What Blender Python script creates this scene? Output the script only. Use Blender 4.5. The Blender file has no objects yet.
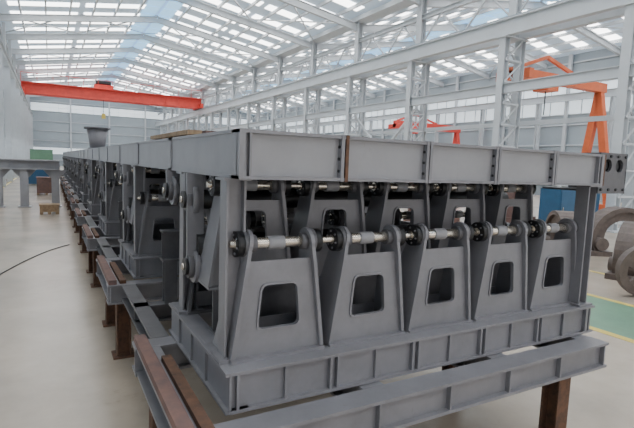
import bpy, bmesh, math, random
from mathutils import Vector, Matrix
from mathutils.geometry import tessellate_polygon
random.seed(4)
H=1.942
# ------------------------------------------------------------ materials
def mat(name,col,rough=0.5,metal=0.0,var=0.12,scale=6.0,col2=None,emit=None,es=0.0,bump=0.0,spec=0.5,scuff=None):
    m=bpy.data.materials.new(name); m.use_nodes=True
    nt=m.node_tree; n=nt.nodes; l=nt.links
    b=n['Principled BSDF']
    b.inputs['Roughness'].default_value=rough; b.inputs['Metallic'].default_value=metal
    if 'Specular IOR Level' in b.inputs: b.inputs['Specular IOR Level'].default_value=spec
    tc=n.new('ShaderNodeTexCoord'); ns=n.new('ShaderNodeTexNoise')
    ns.inputs['Scale'].default_value=scale; ns.inputs['Detail'].default_value=6; ns.inputs['Roughness'].default_value=0.65
    l.new(tc.outputs['Object'],ns.inputs['Vector'])
    cr=n.new('ShaderNodeValToRGB')
    c2=col2 if col2 else tuple(c*(1-var*2) for c in col)
    cr.color_ramp.elements[0].position=0.3; cr.color_ramp.elements[1].position=0.62
    cr.color_ramp.elements[0].color=(*c2,1); cr.color_ramp.elements[1].color=(*col,1)
    l.new(ns.outputs['Fac'],cr.inputs['Fac'])
    out=cr.outputs['Color']
    if scuff:
        n2=n.new('ShaderNodeTexNoise'); n2.inputs['Scale'].default_value=scale*2.7; n2.inputs['Detail'].default_value=8; n2.inputs['Roughness'].default_value=0.75
        mp=n.new('ShaderNodeMapping'); mp.inputs['Scale'].default_value=(1,1,.35); mp.inputs['Location'].default_value=(3,7,1)
        l.new(tc.outputs['Object'],mp.inputs['Vector']); l.new(mp.outputs['Vector'],n2.inputs['Vector'])
        r2=n.new('ShaderNodeValToRGB'); r2.color_ramp.elements[0].position=.60; r2.color_ramp.elements[1].position=.72
        r2.color_ramp.elements[0].color=(0,0,0,1); r2.color_ramp.elements[1].color=(.55,.55,.55,1)
        l.new(n2.outputs['Fac'],r2.inputs['Fac'])
        mx=n.new('ShaderNodeMixRGB'); mx.inputs['Color2'].default_value=(*scuff,1)
        l.new(r2.outputs['Color'],mx.inputs['Fac']); l.new(out,mx.inputs['Color1']); out=mx.outputs['Color']
    l.new(out,b.inputs['Base Color'])
    if bump>0:
        bp=n.new('ShaderNodeBump'); bp.inputs['Strength'].default_value=bump; bp.inputs['Distance'].default_value=0.01
        l.new(ns.outputs['Fac'],bp.inputs['Height']); l.new(bp.outputs['Normal'],b.inputs['Normal'])
    if emit:
        b.inputs['Emission Color'].default_value=(*emit,1); b.inputs['Emission Strength'].default_value=es
    return m
M={}
M['paint']=mat('grey_primer_paint',(0.225,0.220,0.238),0.38,0,0.10,4,scuff=(.15,.13,.125))
M['paint2']=mat('grey_primer_paint_dark',(0.12,0.117,0.126),0.5,0,0.12,9)  # darker tone of the grey primer paint
M['light']=mat('pale_grey_panel_paint',(0.30,0.297,0.313),0.38,0,0.07,3,scuff=(.22,.20,.19))
M['rust']=mat('rusty_steel',(0.15,0.072,0.04),0.8,0,0.2,14,col2=(0.06,0.035,0.025),bump=0.3)
M['rustred']=mat('red_oxide',(0.20,0.11,0.09),0.75,0,0.2,10,col2=(0.12,0.08,0.075))
M['steel']=mat('machined_steel',(0.70,0.64,0.56),0.25,0.85,0.1,8)
M['dark']=mat('dark_bearing_rubber',(0.015,0.015,0.017),0.4,0.2,0.2,8)
M['blue']=mat('blue_paint',(0.025,0.10,0.20),0.45,0,0.1,3)
M['red']=mat('crane_red_paint',(0.75,0.07,0.05),0.5,0,0.08,2)
M['orange']=mat('crane_orange_paint',(0.72,0.15,0.05),0.5,0,0.08,2)
M['white']=mat('white_steel_paint',(0.56,0.59,0.62),0.55,0,0.05,1)
M['floor']=mat('concrete_floor',(0.46,0.39,0.315),0.25,0,0.08,0.7,col2=(0.33,0.285,0.235),scuff=(.24,.205,.17))
M['green']=mat('green_floor_paint',(0.13,0.26,0.17),0.4,0,0.1,2)
M['yellow']=mat('yellow_floor_paint',(0.65,0.50,0.10),0.45,0,0.1,2)
M['wall']=mat('wall_cladding',(0.34,0.39,0.43),0.6,0,0.04,0.5)
M['wallw']=mat('wall_window_glazing',(0.7,0.78,0.83),0.4,0,0.02,1,emit=(0.88,0.95,1.0),es=0.8)
M['roof']=mat('roof_sheet',(0.54,0.62,0.70),0.6,0,0.05,0.6,emit=(0.70,0.85,1.0),es=0.28)  # opaque sheet, no lamp: faint bluish glow added to brighten its underside
M['sky']=mat('translucent_skylight',(0.9,0.9,0.9),0.5,0,0.02,1,emit=(1.0,0.985,0.96),es=6.5)
M['skyb']=mat('ridge_skylight',(0.4,0.65,0.9),0.5,0,0.02,1,emit=(0.34,0.68,1.0),es=1.2)
M['wood']=mat('timber_plank',(0.36,0.25,0.15),0.8,0,0.2,8)
M['iron']=mat('cast_iron_brown',(0.13,0.10,0.088),0.55,0.1,0.2,6,bump=0.3)
M['black']=mat('black_cable',(0.02,0.02,0.02),0.6)
# ------------------------------------------------------------ builder
class B:
    def __init__(s): s.bm=bmesh.new(); s.ms=[]
    def mi(s,k):
        if k not in s.ms: s.ms.append(k)
        return s.ms.index(k)
    def box(s,x0,x1,y0,y1,z0,z1,m='paint'):
        i=s.mi(m)
        v=[s.bm.verts.new((x,y,z)) for z in(z0,z1) for y in(y0,y1) for x in(x0,x1)]
        for f in((0,2,3,1),(4,5,7,6),(0,1,5,4),(2,6,7,3),(0,4,6,2),(1,3,7,5)):
            fa=s.bm.faces.new([v[k] for k in f]); fa.material_index=i
    def bar(s,p0,p1,w,h,m='paint',up=(0,0,1)):
        i=s.mi(m); p0=Vector(p0);p1=Vector(p1); d=(p1-p0).normalized(); up=Vector(up)
        if abs(d.dot(up))>0.98: up=Vector((0,1,0))
        a=d.cross(up).normalized(); b=a.cross(d)
        v=[]
        for p in(p0,p1):
            for sa,sb in((-1,-1),(1,-1),(1,1),(-1,1)): v.append(s.bm.verts.new(p+a*(sa*w/2)+b*(sb*h/2)))
        for f in((0,1,2,3),(7,6,5,4),(0,4,5,1),(1,5,6,2),(2,6,7,3),(3,7,4,0)):
            fa=s.bm.faces.new([v[k] for k in f]); fa.material_index=i
    def cyl(s,p0,p1,r,m='steel',n=20,r1=None):
        i=s.mi(m); p0=Vector(p0);p1=Vector(p1); d=(p1-p0).normalized()
        up=Vector((0,0,1)) if abs(d.z)<0.9 else Vector((1,0,0))
        a=d.cross(up).normalized(); b=a.cross(d); r1=r if r1 is None else r1
        A=[];C=[]
        for k in range(n):
            t=2*math.pi*k/n; o=a*math.cos(t)+b*math.sin(t)
            A.append(s.bm.verts.new(p0+o*r)); C.append(s.bm.verts.new(p1+o*r1))
        for k in range(n):
            f=s.bm.faces.new((A[k],A[(k+1)%n],C[(k+1)%n],C[k])); f.material_index=i; f.smooth=True
        f=s.bm.faces.new(A[::-1]); f.material_index=i
        f=s.bm.faces.new(C); f.material_index=i
    def plate(s,outer,holes,o,u,v,th,m='paint'):
        i=s.mi(m); o=Vector(o);u=Vector(u).normalized();v=Vector(v).normalized();w=u.cross(v).normalized()
        loops=[outer]+holes
        pts=[p for lp in loops for p in lp]
        tris=tessellate_polygon([[Vector((p[0],p[1],0)) for p in lp] for lp in loops])
        F=[s.bm.verts.new(o+u*p[0]+v*p[1]+w*(th/2)) for p in pts]
        K=[s.bm.verts.new(o+u*p[0]+v*p[1]-w*(th/2)) for p in pts]
        for t in tris:
            for L in (F,K):
                try:
                    f=s.bm.faces.new([L[k] for k in t]); f.material_index=i
                except ValueError: pass
        b=0
        for lp in loops:
            n=len(lp)
            for k in range(n):
                f=s.bm.faces.new((F[b+k],F[b+(k+1)%n],K[b+(k+1)%n],K[b+k])); f.material_index=i
            b+=n
    def ibx(s,x0,x1,y,z0,z1,w=.1,tf=.015,tw=.012,m='paint',yo=0):
        s.box(x0,x1,y-w/2,y+w/2,z1-tf,z1,m); s.box(x0,x1,y-w/2,y+w/2,z0,z0+tf,m)
        s.box(x0+.002,x1-.002,y-tw/2+yo,y+tw/2+yo,z0+tf,z1-tf,m)
    def iby(s,y0,y1,x,z0,z1,w=.1,tf=.015,tw=.012,m='paint',xo=0):
        s.box(x-w/2,x+w/2,y0,y1,z1-tf,z1,m); s.box(x-w/2,x+w/2,y0,y1,z0,z0+tf,m)
        s.box(x-tw/2+xo,x+tw/2+xo,y0+.002,y1-.002,z0+tf,z1-tf,m)
    def ibz(s,x,y,z0,z1,w=.12,d=.12,tf=.012,m='paint',flx=False):
        if flx:
            s.box(x-d/2,x-d/2+tf,y-w/2,y+w/2,z0,z1,m); s.box(x+d/2-tf,x+d/2,y-w/2,y+w/2,z0,z1,m)
            s.box(x-d/2+tf,x+d/2-tf,y-.006,y+.006,z0,z1,m)
        else:
            s.box(x-w/2,x+w/2,y-d/2,y-d/2+tf,z0,z1,m); s.box(x-w/2,x+w/2,y+d/2-tf,y+d/2,z0,z1,m)
            s.box(x-.006,x+.006,y-d/2+tf,y+d/2-tf,z0,z1,m)
    def mesh(s,name):
        bmesh.ops.recalc_face_normals(s.bm,faces=s.bm.faces[:])
        me=bpy.data.meshes.new(name); s.bm.to_mesh(me); s.bm.free()
        for k in s.ms: me.materials.append(M[k])
        return me
    def obj(s,name,parent=None,loc=(0,0,0)):
        o=bpy.data.objects.new(name,s.mesh(name)); bpy.context.collection.objects.link(o)
        o.location=loc
        if parent: o.parent=parent
        return o
def empty(name):
    e=bpy.data.objects.new(name,None); bpy.context.collection.objects.link(e); return e
def rrect(pts,r,n=4):
    out=[]; N=len(pts)
    for i in range(N):
        p=Vector(pts[i]);a=Vector(pts[i-1]);b=Vector(pts[(i+1)%N])
        da=(a-p).normalized();db=(b-p).normalized()
        p0=p+da*r;p1=p+db*r
        for k in range(n+1):
            t=k/n; q=p0*(1-t)**2+p*2*t*(1-t)+p1*t*t
            out.append((q.x,q.y))
    return out
# ------------------------------------------------------------ grate cooler
X0=0.713; BAY=0.558; X1=X0+5*BAY; Y0=1.93; ZT=2.087; ZB=1.86; PITCH=2.85
def bracket(b,cx,y,z,s=1,m='paint',depth=.28,wz=(.135,.36),ww=(.118,.096)):
    outer=[(-.25,0),(.25,0),(.182,.485),(-.182,.485)]
    win=rrect([(-ww[0],wz[0]),(ww[0],wz[0]),(ww[1],wz[1]),(-ww[1],wz[1])],.035)
    b.plate(outer,[win],(cx,y,z),(1,0,0),(0,0,1),.016,m)
    e=.010
    rim=rrect([(-ww[0]-e,wz[0]-e),(ww[0]+e,wz[0]-e),(ww[1]+e,wz[1]+e),(-ww[1]-e,wz[1]+e)],.04)
    b.plate(rim,[win],(cx,y-s*.012,z),(1,0,0),(0,0,1),.010,m)
    for sd in(-1,1):
        vx=-sd*.068/.485
        o=Vector((cx+sd*.252,y,z))
        v=Vector((vx,0,1)).normalized()
        hc=(.03,.575); r=.072
        arc=[]
        for k in range(11):
            t=math.radians(20+ (200-20)*k/10)
            arc.append((hc[0]+r*math.cos(t),hc[1]+r*math.sin(t)))
        poly=[(-.03,0),(depth,0),(depth-.02,.10)]+arc+[(-.042,.47)]
        poly=[(p[0]*s,p[1]) for p in poly]
        b.plate(poly,[],o,(0,1,0),v,.02,m)
        hx=cx+sd*(.252-.068*.575/.485*1.0); yy=y+s*.03; zz=z+.57
        b.cyl((hx,yy,zz),(hx+sd*.026,yy,zz),.066,'paint2',24)
        b.cyl((hx+sd*.026,yy,zz),(hx+sd*.062,yy,zz),.064,'dark',24)
        b.cyl((hx+sd*.062,yy,zz),(hx+sd*.068,yy,zz),.028,'steel',16)
        b.cyl((hx+sd*.068,yy,zz),(hx+sd*.080,yy,zz),.016,'dark',12)
        for k in range(6):
            t=k*math.pi/3+.3
            c=Vector((hx+sd*.062,yy+.046*math.cos(t),zz+.046*math.sin(t)))
            b.cyl(c,c+Vector((sd*.006,0,0)),.006,'paint',6)
        b.cyl((hx-sd*.012,yy,zz),(hx-sd*.045,yy,zz),.044,'paint2',20)
    b.box(cx-.262,cx+.262,y-.045 if s>0 else y-depth-.01,y+depth+.01 if s>0 else y+.045,z-.014,z,m)
    yy=y+s*.03; zz=z+.57
    b.cyl((cx-.17,yy,zz),(cx+.17,yy,zz),.029,'steel',24)
    b.cyl((cx-.06,yy,zz),(cx+.03,yy,zz),.035,'light',24)
    b.box(cx-.20,cx+.20,y+s*(depth*.80)-.006,y+s*(depth*.80)+.006,z+.02,z+.12,m)

def module():
    b=B()
    yf=Y0
    for yy in (yf+.05,yf+1.42):
        b.box(X0,X1,yy-.05,yy+.06,ZT-.016,ZT,'paint'); b.box(X0,X1,yy-.05,yy+.06,ZB,ZB+.016,'paint')
        b.box(X0,X1,yy-.022,yy-.012,ZB+.016,ZT-.016,'light')
    for i in range(6):
        x=X0+i*BAY
        if i in(0,5):
            xs=x+.0 if i==0 else x-.03
            b.box(xs,xs+.03,yf-.002,yf+.1,ZB,ZT,'paint')
            b.box(xs+(.05 if i==0 else -.03),xs+(.06 if i==0 else -.02),yf,yf+.03,ZB+.016,ZT-.016,'paint')
        else:
            b.box(x-.022,x-.004,yf-.004,yf+.1,ZB-.003,ZT+.003,'paint' )
            b.box(x+.004,x+.022,yf-.004,yf+.1,ZB-.003,ZT+.003,'paint' if i!=1 else 'rust')
            b.box(x-.004,x+.004,yf+.004,yf+.1,ZB,ZT,'dark')
            for zz in(ZB+.05,ZB+.11,ZB+.17):
                b.cyl((x-.028,yf+.015,zz),(x+.028,yf+.015,zz),.008,'dark',8)
    for i in range(6):
        x=X0+.05+i*(X1-X0-.1)/5
        b.iby(yf+.1,yf+PITCH-.006,x,ZB,ZT,.10,.016,.012,'paint', -.035 if i==0 else 0)
    b.box(X0+.0,X0+.035,yf+1.42,yf+1.432,ZB+.016,ZT-.016,'paint')
    for k in range(6):
        b.box(X0+.12,X1-.12,yf+.12+k*.46,yf+.575+k*.46,ZT-.05,ZT-.02,'paint2')
    for (x,y) in ((X0+.045,2.13),(X1-.02,2.03),(X0+.045,2.98),(X1-.07,2.98)):
            b.ibz(x,y,.965,ZB,.10,.10,.011,'paint',flx=True)
            b.box(x-.08,x+.08,y-.08,y+.08,.95,.966,'paint')
            b.box(x-.07,x+.07,y-.07,y+.07,ZB-.012,ZB,'paint')
            b.plate([(0,0),(.12,0),(0,.12)],[],(x,y+.05,.966),(0,1,0),(0,0,1),.01,'paint')
    for y in (2.0,2.42,2.95,3.12):
        b.ibx(X0-.02,X1+.07,y,.745,.95,.13,.016,.012,'paint',-.03 if y<2.1 else 0)
    for x in (X0+.02,X1+.0):
        b.iby(1.94,3.18,x,.745,.948,.12,.016,.012,'paint',-.035 if x<1 else 0)
    for i in range(6):
        x=X0+i*BAY
        for dx in(-.022,.022):
            if (i==0 and dx<0): continue
            b.box(x+dx-.007,x+dx+.007,1.937,2.0,.761,.934,'paint')
        if i<5: b.box(x+.27,x+.285,1.945,2.0,.761,.934,'paint')
    for y in(2.3,2.6,2.9): b.box(X0-.035,X0+.02,y,y+.012,.761,.934,'paint')
    bx0,bx1=.42,3.46
    for y in(1.82,3.02):
        b.ibx(bx0,bx1,y,.56,.742,.15,.018,.014,'paint',-.03)
    for x in(bx0+.08,1.5,2.5,bx1-.08):
        b.iby(1.90,2.945,x,.562,.740,.14,.018,.014,'paint')
    for k in range(7):
        x=bx0+.03+k*(bx1-bx0-.06)/6
        b.box(x-.006,x+.006,1.75,1.80,.578,.724,'paint')
    b.box(.43,.50,1.78,3.08,.742,.785,'rustred'); b.box(.53,.585,1.80,2.7,.742,.775,'rust')
    for x in(.57,3.13):
        for y in(1.90,2.90):
            b.ibz(x,y,.02,.545,.13,.13,.014,'rust',flx=(x<1))
            b.box(x-.10,x+.10,y-.10,y+.10,0.0,.02,'rust'); b.box(x-.09,x+.09,y-.09,y+.09,.545,.56,'rust')
    for i in range(5):
        cx=X0+BAY*(i+.5)
        bracket(b,cx,2.07,.964,1,'paint',.26)
        bracket(b,cx,2.47,1.235,1,'paint',.22,(.24,.425),(.092,.078))
        bracket(b,cx,3.08,.964,-1,'paint2',.20)
    b.ibx(X0+.06,X1-.06,2.5,.952,1.22,.13,.014,.012,'paint2')
    for (y,z,r,k) in((2.78,1.70,.06,'dark'),(2.5,1.805,.018,'steel'),(2.1,1.534,.018,'steel'),(3.3,1.72,.05,'dark'),(2.72,1.42,.075,'dark')):
        b.cyl((X0+.02,y,z),(X1-.02,y,z),r,k,16)
    for y,z in((2.78,1.70),(2.72,1.30),(3.3,1.72)):
        b.cyl((X0+.0,y,z),(X0-.03,y,z),.07,'paint2',24); b.cyl((X0-.03,y,z),(X0-.05,y,z),.052,'dark',20); b.cyl((X0-.05,y,z),(X0-.06,y,z),.022,'steel',12)
        b.cyl((X0-.0,y,z),(X0+.03,y,z),.10,'paint',24)
        b.bar((X0+.016,y,z),(X0+.016,y+.02,ZB),.03,.10,'paint',up=(1,0,0))
    for x in(X0+.12,X1-.12):
        b.bar((x,2.35,1.0),(x,2.95,1.84),.012,.10,'paint')
        b.bar((x,3.1,1.05),(x,3.42,1.30),.02,.12,'paint2')
    for x in (1.3,2.1,2.9):
        b.bar((x,3.2,1.35),(x,4.6,1.35),.03,.16,'paint2')
    b.ibx(X0+.05,X1-.05,3.9,1.1,1.35,.14,.014,.012,'paint2')
    for x in(X0+.12,X1-.12): b.ibz(x,3.9,.742,1.1,.1,.1,.01,'paint2')
    b.iby(3.10,4.60,.60,.60,.742,.12,.016,.012,'paint2'); b.iby(3.10,4.60,3.2,.60,.742,.12,.016,.012,'paint2')
    b.ibx(.55,3.25,3.9,.60,.742,.12,.016,.012,'paint2')
    return b
gc=empty('grate_cooler')
me=module().mesh('grate_cooler_module')
for i in range(12):
    o=bpy.data.objects.new('module_%d'%(i+1),me); bpy.context.collection.objects.link(o)
    o.location=(0,i*PITCH,0); o.parent=gc
    if i<2:
        bv=o.modifiers.new('bevel','BEVEL'); bv.width=.0025; bv.segments=1; bv.limit_method='ANGLE'; bv.angle_limit=math.radians(50)
b=B()
hol=[[(.05*math.cos(t*math.pi/8)+cxx,.05*math.sin(t*math.pi/8)+.15) for t in range(16)] for cxx in(.10,.25)]
b.plate([(0,-.06),(.35,-.06),(.35,.245),(0,.245)],hol,(X1+.02,Y0+.05,ZB),(1,0,0),(0,0,1),.02,'paint2')
b.box(X1+.02,X1+.36,Y0+.06,Y0+.5,ZT-.0,ZT+.015,'paint2'); b.box(X1+.02,X1+.36,Y0+.06,Y0+.5,ZB-.05,ZB-.036,'paint2')
b.box(X1+.0,X1+.02,Y0,Y0+.5,ZB,ZT,'rust'); b.box(X1+.36,X1+.37,Y0+.04,Y0+.5,ZB-.06,ZT+.015,'paint2')
for cxx in(.10,.25): b.cyl((X1+.02+cxx,Y0+.06,ZB+.15),(X1+.02+cxx,Y0+.4,ZB+.15),.035,'dark')
for i in range(4):
    for zz in(-.03,.22):b.cyl((X1+.05+i*.097,Y0+.03,ZB+zz),(X1+.05+i*.097,Y0+.045,ZB+zz),.012,'dark',6)
b.obj('end_flange_box',gc)

ZI=ZT+.004
b=B(); b.cyl((1.0,12.9,ZI),(1.0,12.9,ZI+.04),.22,'paint',28); b.cyl((1.0,12.9,ZI+.04),(1.0,12.9,ZI+.50),.17,'paint',28,.24)
b.cyl((1.0,12.9,ZI+.50),(1.0,12.9,ZI+.54),.30,'paint2',28); b.obj('duct_hopper')
b=B()
for k in range(5): b.box(1.3+k*.16,1.44+k*.16,5.2,7.8,ZI,ZI+.06,'wood')
for k in range(3): b.box(1.35,2.1,5.4+k*.7,5.5+k*.7,ZI+.06,ZI+.13,'wood')
for k in range(4): b.box(1.32+k*.2,1.48+k*.2,5.3,7.6,ZI+.13,ZI+.18,'rustred' if k%2 else 'wood')
b.obj('timber_plank_stack')

# ------------------------------------------------------------ hall
XL=-3.0; XC=17.3; XR=36.0; YN=-12.0; YF=92.0; ZE=11.2; ZR=12.8
b=B(); b.box(XL-.3,XR+.3,YN,YF+.3,-.2,0,'floor'); b.obj('floor')
b=B()
b.box(6.0,7.5,YN+.5,80,0,.003,'green'); b.box(5.88,6.0,YN+.5,80,0,.004,'yellow'); b.box(7.5,7.62,YN+.5,80,0,.004,'yellow')
b.box(-2.4,-2.3,YN+.5,80,0,.003,'yellow')
b.box(9.4,9.52,YN+.5,80,0,.003,'yellow')
b.obj('floor_walkway_marking')
NEAR=9.25
ys=[-9.3,-3.3,2.7,NEAR]+[14.35+5.97*k for k in range(0,13)]
def roof(xa,xb,name):
    xm=(xa+xb)/2
    b=B()
    for (p,q) in(((xa,ZE),(xm,ZR)),((xm,ZR),(xb,ZE))):
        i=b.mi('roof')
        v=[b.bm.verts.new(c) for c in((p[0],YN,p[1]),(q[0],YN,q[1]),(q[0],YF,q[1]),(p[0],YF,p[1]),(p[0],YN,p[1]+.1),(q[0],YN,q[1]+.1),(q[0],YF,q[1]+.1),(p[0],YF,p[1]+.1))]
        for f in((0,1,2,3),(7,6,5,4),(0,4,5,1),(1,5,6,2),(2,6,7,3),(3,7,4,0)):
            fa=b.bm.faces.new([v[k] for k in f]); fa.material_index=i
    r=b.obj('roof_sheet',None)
    s=B()
    def on(t):
        x=xa+(xb-xa)*t
        z=ZE+(ZR-ZE)*(1-abs(2*t-1)); return x,z
    y=YN+1
    while y<YF-2:
        for (t0,t1) in((.04,.24),(.26,.45),(.55,.74),(.76,.96)):
            xA,zA=on(t0);xB,zB=on(t1)
            s.bar((xA,y,zA-.03),(xB,y,zB-.03),.85,.03,'sky')
        y+=2.4
    y=YN+.5
    while y<YF-2:
        for xx in(.470,.530):
            x_,z_=on(xx); s.box(x_-.48,x_+.48,y,y+1.8,z_-.13,z_-.10,'skyb')
        y+=2.0
    so=s.obj('skylight_panels',None)
    g=B()
    n=14
    for k in range(1,n):
        if k==n//2: continue
        x,z=on(k/n); g.box(x-.05,x+.05,YN,YF,z-.28,z-.08,'white')
    for y in ys:
        for (t0,t1) in((0.004,.5),(.5,.996)):
            xA,zA=on(t0);xB,zB=on(t1)
            g.bar((xA,y,zA-.40),(xB,y,zB-.40),.20,.04,'white'); g.bar((xA,y,zA-.80),(xB,y,zB-.80),.20,.04,'white')
            g.bar((xA,y,zA-.60),(xB,y,zB-.60),.03,.42,'white')
    for k in range(0,len(ys)-1,2):
        y=ys[k]; y2=ys[k+1]
        for j in range(4):
            xA,zA=on(j/4);xB,zB=on((j+1)/4)
            g.bar((xA,y,zA-.32),(xB,y2,zB-.32),.07,.07,'white'); g.bar((xB,y,zB-.32),(xA,y2,zA-.32),.07,.07,'white')
    go=g.obj('roof_trusses',None)
    e=empty(name)
    for o in(r,so,go): o.parent=e
    return e
ce=roof(XL,XC,'ceiling'); roof(XC,XR,'ceiling')
b=B(); b.box(XC-.45,XC+.45,YN+.05,YF-.05,ZE-.30,ZE-.02,'white'); b.obj('valley_gutter',ce)

def window_wall(b,axis,c,a0,a1,bands,z1,step=2.0,inn=1):
    def bx(p0,p1,d0,d1,z0,zz,m):
        lo,hi=sorted((c+inn*d0,c+inn*d1))
        if axis=='x': b.box(lo,hi,p0,p1,z0,zz,m)
        else: b.box(p0,p1,lo,hi,z0,zz,m)
    bx(a0,a1,-.2,0,0,z1,'wall')
    for (zA,zB) in bands:
        bx(a0+.3,a1-.3,0,.03,zA,zB,'wallw')
        bx(a0+.3,a1-.3,.03,.08,zA-.08,zA,'white'); bx(a0+.3,a1-.3,.03,.08,zB,zB+.08,'white'); bx(a0+.3,a1-.3,.03,.06,(zA+zB)/2-.03,(zA+zB)/2+.03,'white')
        p=a0+.3
        while p<a1-.3:
            bx(p,p+.07,.03,.07,zA,zB,'white'); p+=step/1.5
    z=.9
    while z<z1-.5:
        if not any(zA-.1<z<zB+.1 for zA,zB in bands): bx(a0,a1,0,.12,z,z+.1,'white')
        z+=1.6
    p=a0
    while p<a1:
        bx(p,p+.25,.12,.32,0,z1,'white'); p+=6.0
b=B(); window_wall(b,'x',XL,YN,YF,[(1.3,3.0),(6.5,8.0)],ZE,2.0,1); b.obj('wall_left')
b=B(); window_wall(b,'x',XR,YN,YF,[(1.3,3.2),(6.6,8.8)],ZE,2.0,-1); b.obj('wall_right')
def gable(name,y,inn,bands):
    b=B(); window_wall(b,'y',y,XL,XR,bands,ZE,2.0,inn)
    for xa,xb in((XL,XC),(XC,XR)):
        b.plate([(xa,0),(xb,0),((xa+xb)/2,ZR-ZE)],[],(0,y-inn*.1,ZE),(1,0,0),(0,0,1),.2,'wall')
    b.obj(name)
gable('wall_back',YF,-1,[(2.0,3.0),(9.0,10.2)])
b=B()
for (a,c) in((XL,XL+1.5),(XC-1.2,XC+1.2),(XR-1.5,XR)): b.box(a,c,YN-.2,YN,0,ZE,'wall')
b.box(XL,XR,YN-.2,YN,7.0,ZE,'wall')
for xa,xb in((XL,XC),(XC,XR)): b.plate([(xa,0),(xb,0),((xa+xb)/2,ZR-ZE)],[],(0,YN-.1,ZE),(1,0,0),(0,0,1),.2,'wall')
b.obj('wall_front')

cols=empty('lattice_columns')
c=B()
for dx in(-.5,.5):
    c.ibz(dx,0,0,7.5,.32,.30,.03,'white',flx=True)
z=.3
while z<6.8:
    c.bar((-.5,-.12,z),(.5,-.12,z),.05,.07,'white'); c.bar((-.5,.12,z),(.5,.12,z),.05,.07,'white')
    c.bar((-.5,-.12,z),(.5,-.12,z+.9),.05,.06,'white'); c.bar((.5,.12,z),(-.5,.12,z+.9),.05,.06,'white'); z+=.9
c.box(-.8,.8,-.3,.3,0,.05,'white'); c.box(-.75,.75,-.25,.25,7.5,7.55,'white')
c.ibz(0,0,7.55,ZE-.3,.4,.35,.03,'white',flx=True)
cm=c.mesh('lattice_column')
for k,y in enumerate(ys):
    o=bpy.data.objects.new('column_%d'%(k+1),cm); bpy.context.collection.objects.link(o); o.location=(XC,y,0); o.parent=cols
g=B()
for dx in(-.5,.5):
    g.iby(YN+.1,YF-.4,XC+dx,7.56,8.25,.30,.04,.03,'white')
    g.bar((XC+dx,YN+.1,8.30),(XC+dx,YF-.4,8.30),.07,.10,'wall')
g.iby(YN+.1,YF-.4,XC,9.7,9.95,.2,.02,.02,'white')
for k in range(len(ys)-1):
    y=ys[k]; d=(ys[k+1]-y)/2
    for j in range(2):
        g.bar((XC,y+d*j,8.3),(XC,y+d*(j+.5),9.75),.08,.08,'white'); g.bar((XC,y+d*(j+.5),9.75),(XC,y+d*(j+1),8.3),.08,.08,'white')
g.iby(YN+.1,YF-.4,XC-.5,5.2,5.6,.2,.025,.02,'white')
g.bar((XC+.5,YN+.1,4.0),(XC+.5,YF-.4,4.0),.12,.18,'white')
for k in(5,9,13):
    y=ys[k];y2=ys[k+1]; g.bar((XC,y,.3),(XC,y2,5.1),.12,.12,'white'); g.bar((XC,y2,.3),(XC,y,5.1),.12,.12,'white')
g.obj('runway_girder',cols)
for x in(XL+.6,XR-.6):
    g=B(); g.iby(YN+.1,YF-.4,x,7.55,8.1,.30,.03,.03,'white')
    for y in ys: g.ibz(x,y,0,7.55,.3,.3,.03,'white')
    g.obj('crane_runway')
def crane(name,xa,xb,y,z,h,m):
    b=B()
    b.box(xa,xb,y-.9,y-.4,z,z+h,m); b.box(xa,xb,y+.4,y+.9,z,z+h,m)
    for x in(xa,xb-.3): b.box(x,x+.3,y-2,y+2,z-.02,z+.5,m)
    x=xa
    while x<xb: b.box(x,x+.06,y-.95,y-.9,z,z+h,m); x+=1.5
    xm=xa+(xb-xa)*.42
    b.box(xm-1,xm+1,y-.9,y+.9,z+h,z+h+.5,m); b.cyl((xm-.8,y,z+h+.75),(xm+.8,y,z+h+.75),.3,'dark')
    b.cyl((xm,y,z-1.5),(xm,y,z+h),.03,'dark'); b.box(xm-.2,xm+.2,y-.15,y+.15,z-2.1,z-1.5,'yellow')
    b.bar((xa,y-1.4,z+h+.9),(xb,y-1.4,z+h+.9),.05,.05,m); b.box(xa,xb,y-1.5,y-.95,z+h-.1,z+h-.04,m)
    x=xa
    while x<xb: b.bar((x,y-1.4,z+h-.05),(x,y-1.4,z+h+.9),.04,.04,m); x+=1.5
    return b.obj(name)
crane('overhead_bridge_crane',XL+.4,XC-.5,62,8.38,1.2,'red')
def gantry(name,xa,xb,y,z,m,h=.45,leg=True):
    b=B(); b.box(xa,xb,y-.2,y+.2,z,z+h,m)
    b.bar((xb-.3,y,z),(xb-.1,y-.9,0.3),.3,.35,m); b.bar((xb-.3,y,z),(xb-.1,y+.9,0.3),.3,.35,m)
    b.box(xb-.35,xb+.1,y-1.3,y+1.3,0.02,.4,m)
    b.bar((xa+.2,y-.1,z+h),(xa+2.2,y-.1,z+h+.7),.15,.15,m); b.bar((xa+2.2,y-.1,z+h+.7),(xa+4.8,y-.1,z+h),.15,.15,m)
    b.box(xa+2,xa+2.8,y-.4,y+.4,z-.4,z,m); b.cyl((xa+2.4,y,z-1.5),(xa+2.4,y,z),.025,'dark')
    b.box(xa,xa+.3,y-.9,y+.9,z-.1,z+.3,m)
    return b.obj(name)
gantry('semi_gantry_crane',18.2,25.2,15.0,6.15,'orange')
gantry('semi_gantry_crane',26.5,34.3,34,5.4,'red',.6)

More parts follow.
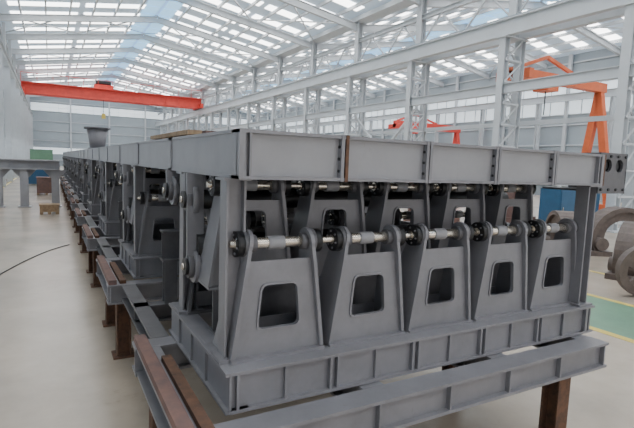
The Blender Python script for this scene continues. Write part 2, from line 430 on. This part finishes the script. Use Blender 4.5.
# ------------------------------------------------------------ portal frame far left
def portal(x0,x1,y,h):
    b=B(); b.box(x0,x1,y-.25,y+.25,h-.04,h,'light'); b.box(x0,x1,y-.25,y+.25,h-.36,h-.33,'light'); b.box(x0,x1,y-.02,y+.02,h-.33,h-.04,'light')
    for x in(x0+.15,(x0+x1)/2-.1,x1-.15):
        b.ibz(x,y,.03,h-.36,.26,.3,.03,'light'); b.box(x-.2,x+.2,y-.25,y+.25,0,.03,'light')
        for s in(-1,1):
            b.plate([(0,0),(s*.3,0),(0,-.35)],[],(x+s*.1,y,h-.36),(1,0,0),(0,0,1),.03,'light')
    return b.obj('portal_test_frame')
portal(-1.8,.28,20.2,1.72)
def crate(x,y,w,d,h,m):
    b=B(); b.box(x,x+w,y,y+d,.08,h,m)
    for k in range(3): b.box(x+k*(w-.1)/2,x+k*(w-.1)/2+.1,y,y+d,0,.08,'wood')
    for k in range(4): b.box(x+.02+k*(w-.1)/3,x+.08+k*(w-.1)/3,y-.02,y,.08,h,m)
    b.box(x-.02,x+w+.02,y-.02,y+d+.02,h,h+.03,m)
    return b.obj('storage_crate')
crate(-1.5,34,1.6,1.2,1.2,'blue'); crate(-.6,26,.8,.8,.8,'rustred'); crate(-1.6,50,1.8,1.2,2.3,'green'); crate(-.35,17.5,.55,.6,.28,'wood')
cu=bpy.data.curves.new('floor_cable','CURVE'); cu.dimensions='3D'; cu.bevel_depth=.008
sp=cu.splines.new('NURBS'); pts=[(-2.9,4.2),(-1.6,5.9),(-1.1,7.4),(-.7,9.2),(-.1,10.9),(.3,11.4)]
sp.points.add(len(pts)-1)
for i,p in enumerate(pts): sp.points[i].co=(p[0],p[1],.009,1)
sp.use_endpoint_u=True
o=bpy.data.objects.new('floor_cable',cu); bpy.context.collection.objects.link(o); cu.materials.append(M['black'])

# ------------------------------------------------------------ background machinery right
def casting(x,y,s,rot):
    b=B()
    arc=[];inn=[]
    for k in range(17):
        t=math.radians(-30+240*k/16); arc.append((.8*math.cos(t),.45+.75*math.sin(t))); inn.append((.48*math.cos(t),.45+.45*math.sin(t)))
    b.plate(arc+inn[::-1],[],(0,0,0),(1,0,0),(0,0,1),.3,'iron')
    b.plate([(p[0]*1.05,p[1]*1.05-.02) for p in arc]+[(p[0]*.9,p[1]*.9+.045) for p in arc[::-1]],[],(0,0,0),(1,0,0),(0,0,1),.5,'iron')
    b.box(-.95,-.35,-.35,.35,0,.12,'iron'); b.box(.35,.95,-.35,.35,0,.12,'iron')
    b.cyl((.62,-.35,.3),(.62,.35,.3),.16,'iron'); b.cyl((-.62,-.35,.3),(-.62,.35,.3),.16,'iron')
    o=b.obj('iron_bearing_casting'); o.location=(x,y,0); o.rotation_euler=(0,0,rot); o.scale=(s,s,s); return o
casting(9.9,4.9,.85,.3); casting(12.1,6.4,.95,-.5); casting(10.6,6.9,.85,.9)
def cabinet(x,y,w,d,h,m,nm):
    b=B(); b.box(x,x+w,y,y+d,.1,h,m); b.box(x+.05,x+w-.05,y+.05,y+d-.05,0,.1,'dark')
    n=max(2,int(w/.6))
    for k in range(n):
        xa=x+.03+k*(w-.03)/n; b.box(xa,xa+(w-.06)/n-.03,y-.02,y,.16,h-.06,m); b.box(xa+.06,xa+.09,y-.05,y-.02,h*.5,h*.5+.18,'steel')
    return b.obj(nm)
cabinet(13.4,8.9,1.6,.7,1.45,'blue','tool_cabinet'); cabinet(15.4,9.6,1.2,.8,1.35,'blue','tool_cabinet')
def mill(x,y):
    b=B(); b.box(x,x+1.8,y,y+1.0,0,.35,'rustred'); b.box(x+.1,x+.7,y+.1,y+.9,.35,1.75,'rustred'); b.cyl((x+.7,y+.5,1.2),(x+1.5,y+.5,1.2),.3,'rustred',24)
    b.cyl((x+1.5,y+.5,1.2),(x+1.6,y+.5,1.2),.4,'dark',24); b.box(x+.9,x+1.7,y+.2,y+.8,.35,.85,'dark'); b.obj('gearbox_drive')
mill(13.4,11.0); mill(11.2,12.5)
b=B()
ro=[(.42*math.cos(t*math.pi/16),.42*math.sin(t*math.pi/16)) for t in range(32)]; ri=[(.30*p[0]/.42,.30*p[1]/.42) for p in ro]
wc=Vector((8.3,3.9,.42))
b.plate(ro,[ri],wc,(.8,-.6,0),(0,0,1),.16,'iron'); b.cyl(wc+Vector((-.06,-.08,0)),wc+Vector((.06,.08,0)),.12,'iron')
for k in range(5):
    t=k*2*math.pi/5+.2; d=Vector((.8*math.cos(t),-.6*math.cos(t),math.sin(t))); b.bar(wc+d*.08,wc+d*.31,.06,.08,'iron')
b.obj('cast_wheel')

# ------------------------------------------------------------ world
w=bpy.data.worlds.new('world'); bpy.context.scene.world=w; w.use_nodes=True
nt=w.node_tree; bg=nt.nodes['Background']; bg.inputs['Color'].default_value=(1.0,.98,.97,1); bg.inputs['Strength'].default_value=2.0
# ------------------------------------------------------------ camera from the two vanishing points
v1=Vector((50-317,214-154,0)); v2=Vector((1180-317,214-196,0))
f=math.sqrt(-(v1.x*v2.x+v1.y*v2.y))
Yd=Vector((v1.x,v1.y,-f)).normalized(); Xd=Vector((v2.x,v2.y,-f)).normalized()
Zd=Xd.cross(Yd).normalized(); Xd=Yd.cross(Zd).normalized()
R=Matrix((Xd,Yd,Zd)).to_4x4()
cd=bpy.data.cameras.new('camera'); cam=bpy.data.objects.new('camera',cd); bpy.context.collection.objects.link(cam)
cd.sensor_width=36; cd.sensor_fit='HORIZONTAL'; cd.lens=36*f/634; cd.clip_end=400; cd.clip_start=.05
cam.matrix_world=Matrix.Translation((-.027,-.127,H))@R
bpy.context.scene.camera=cam
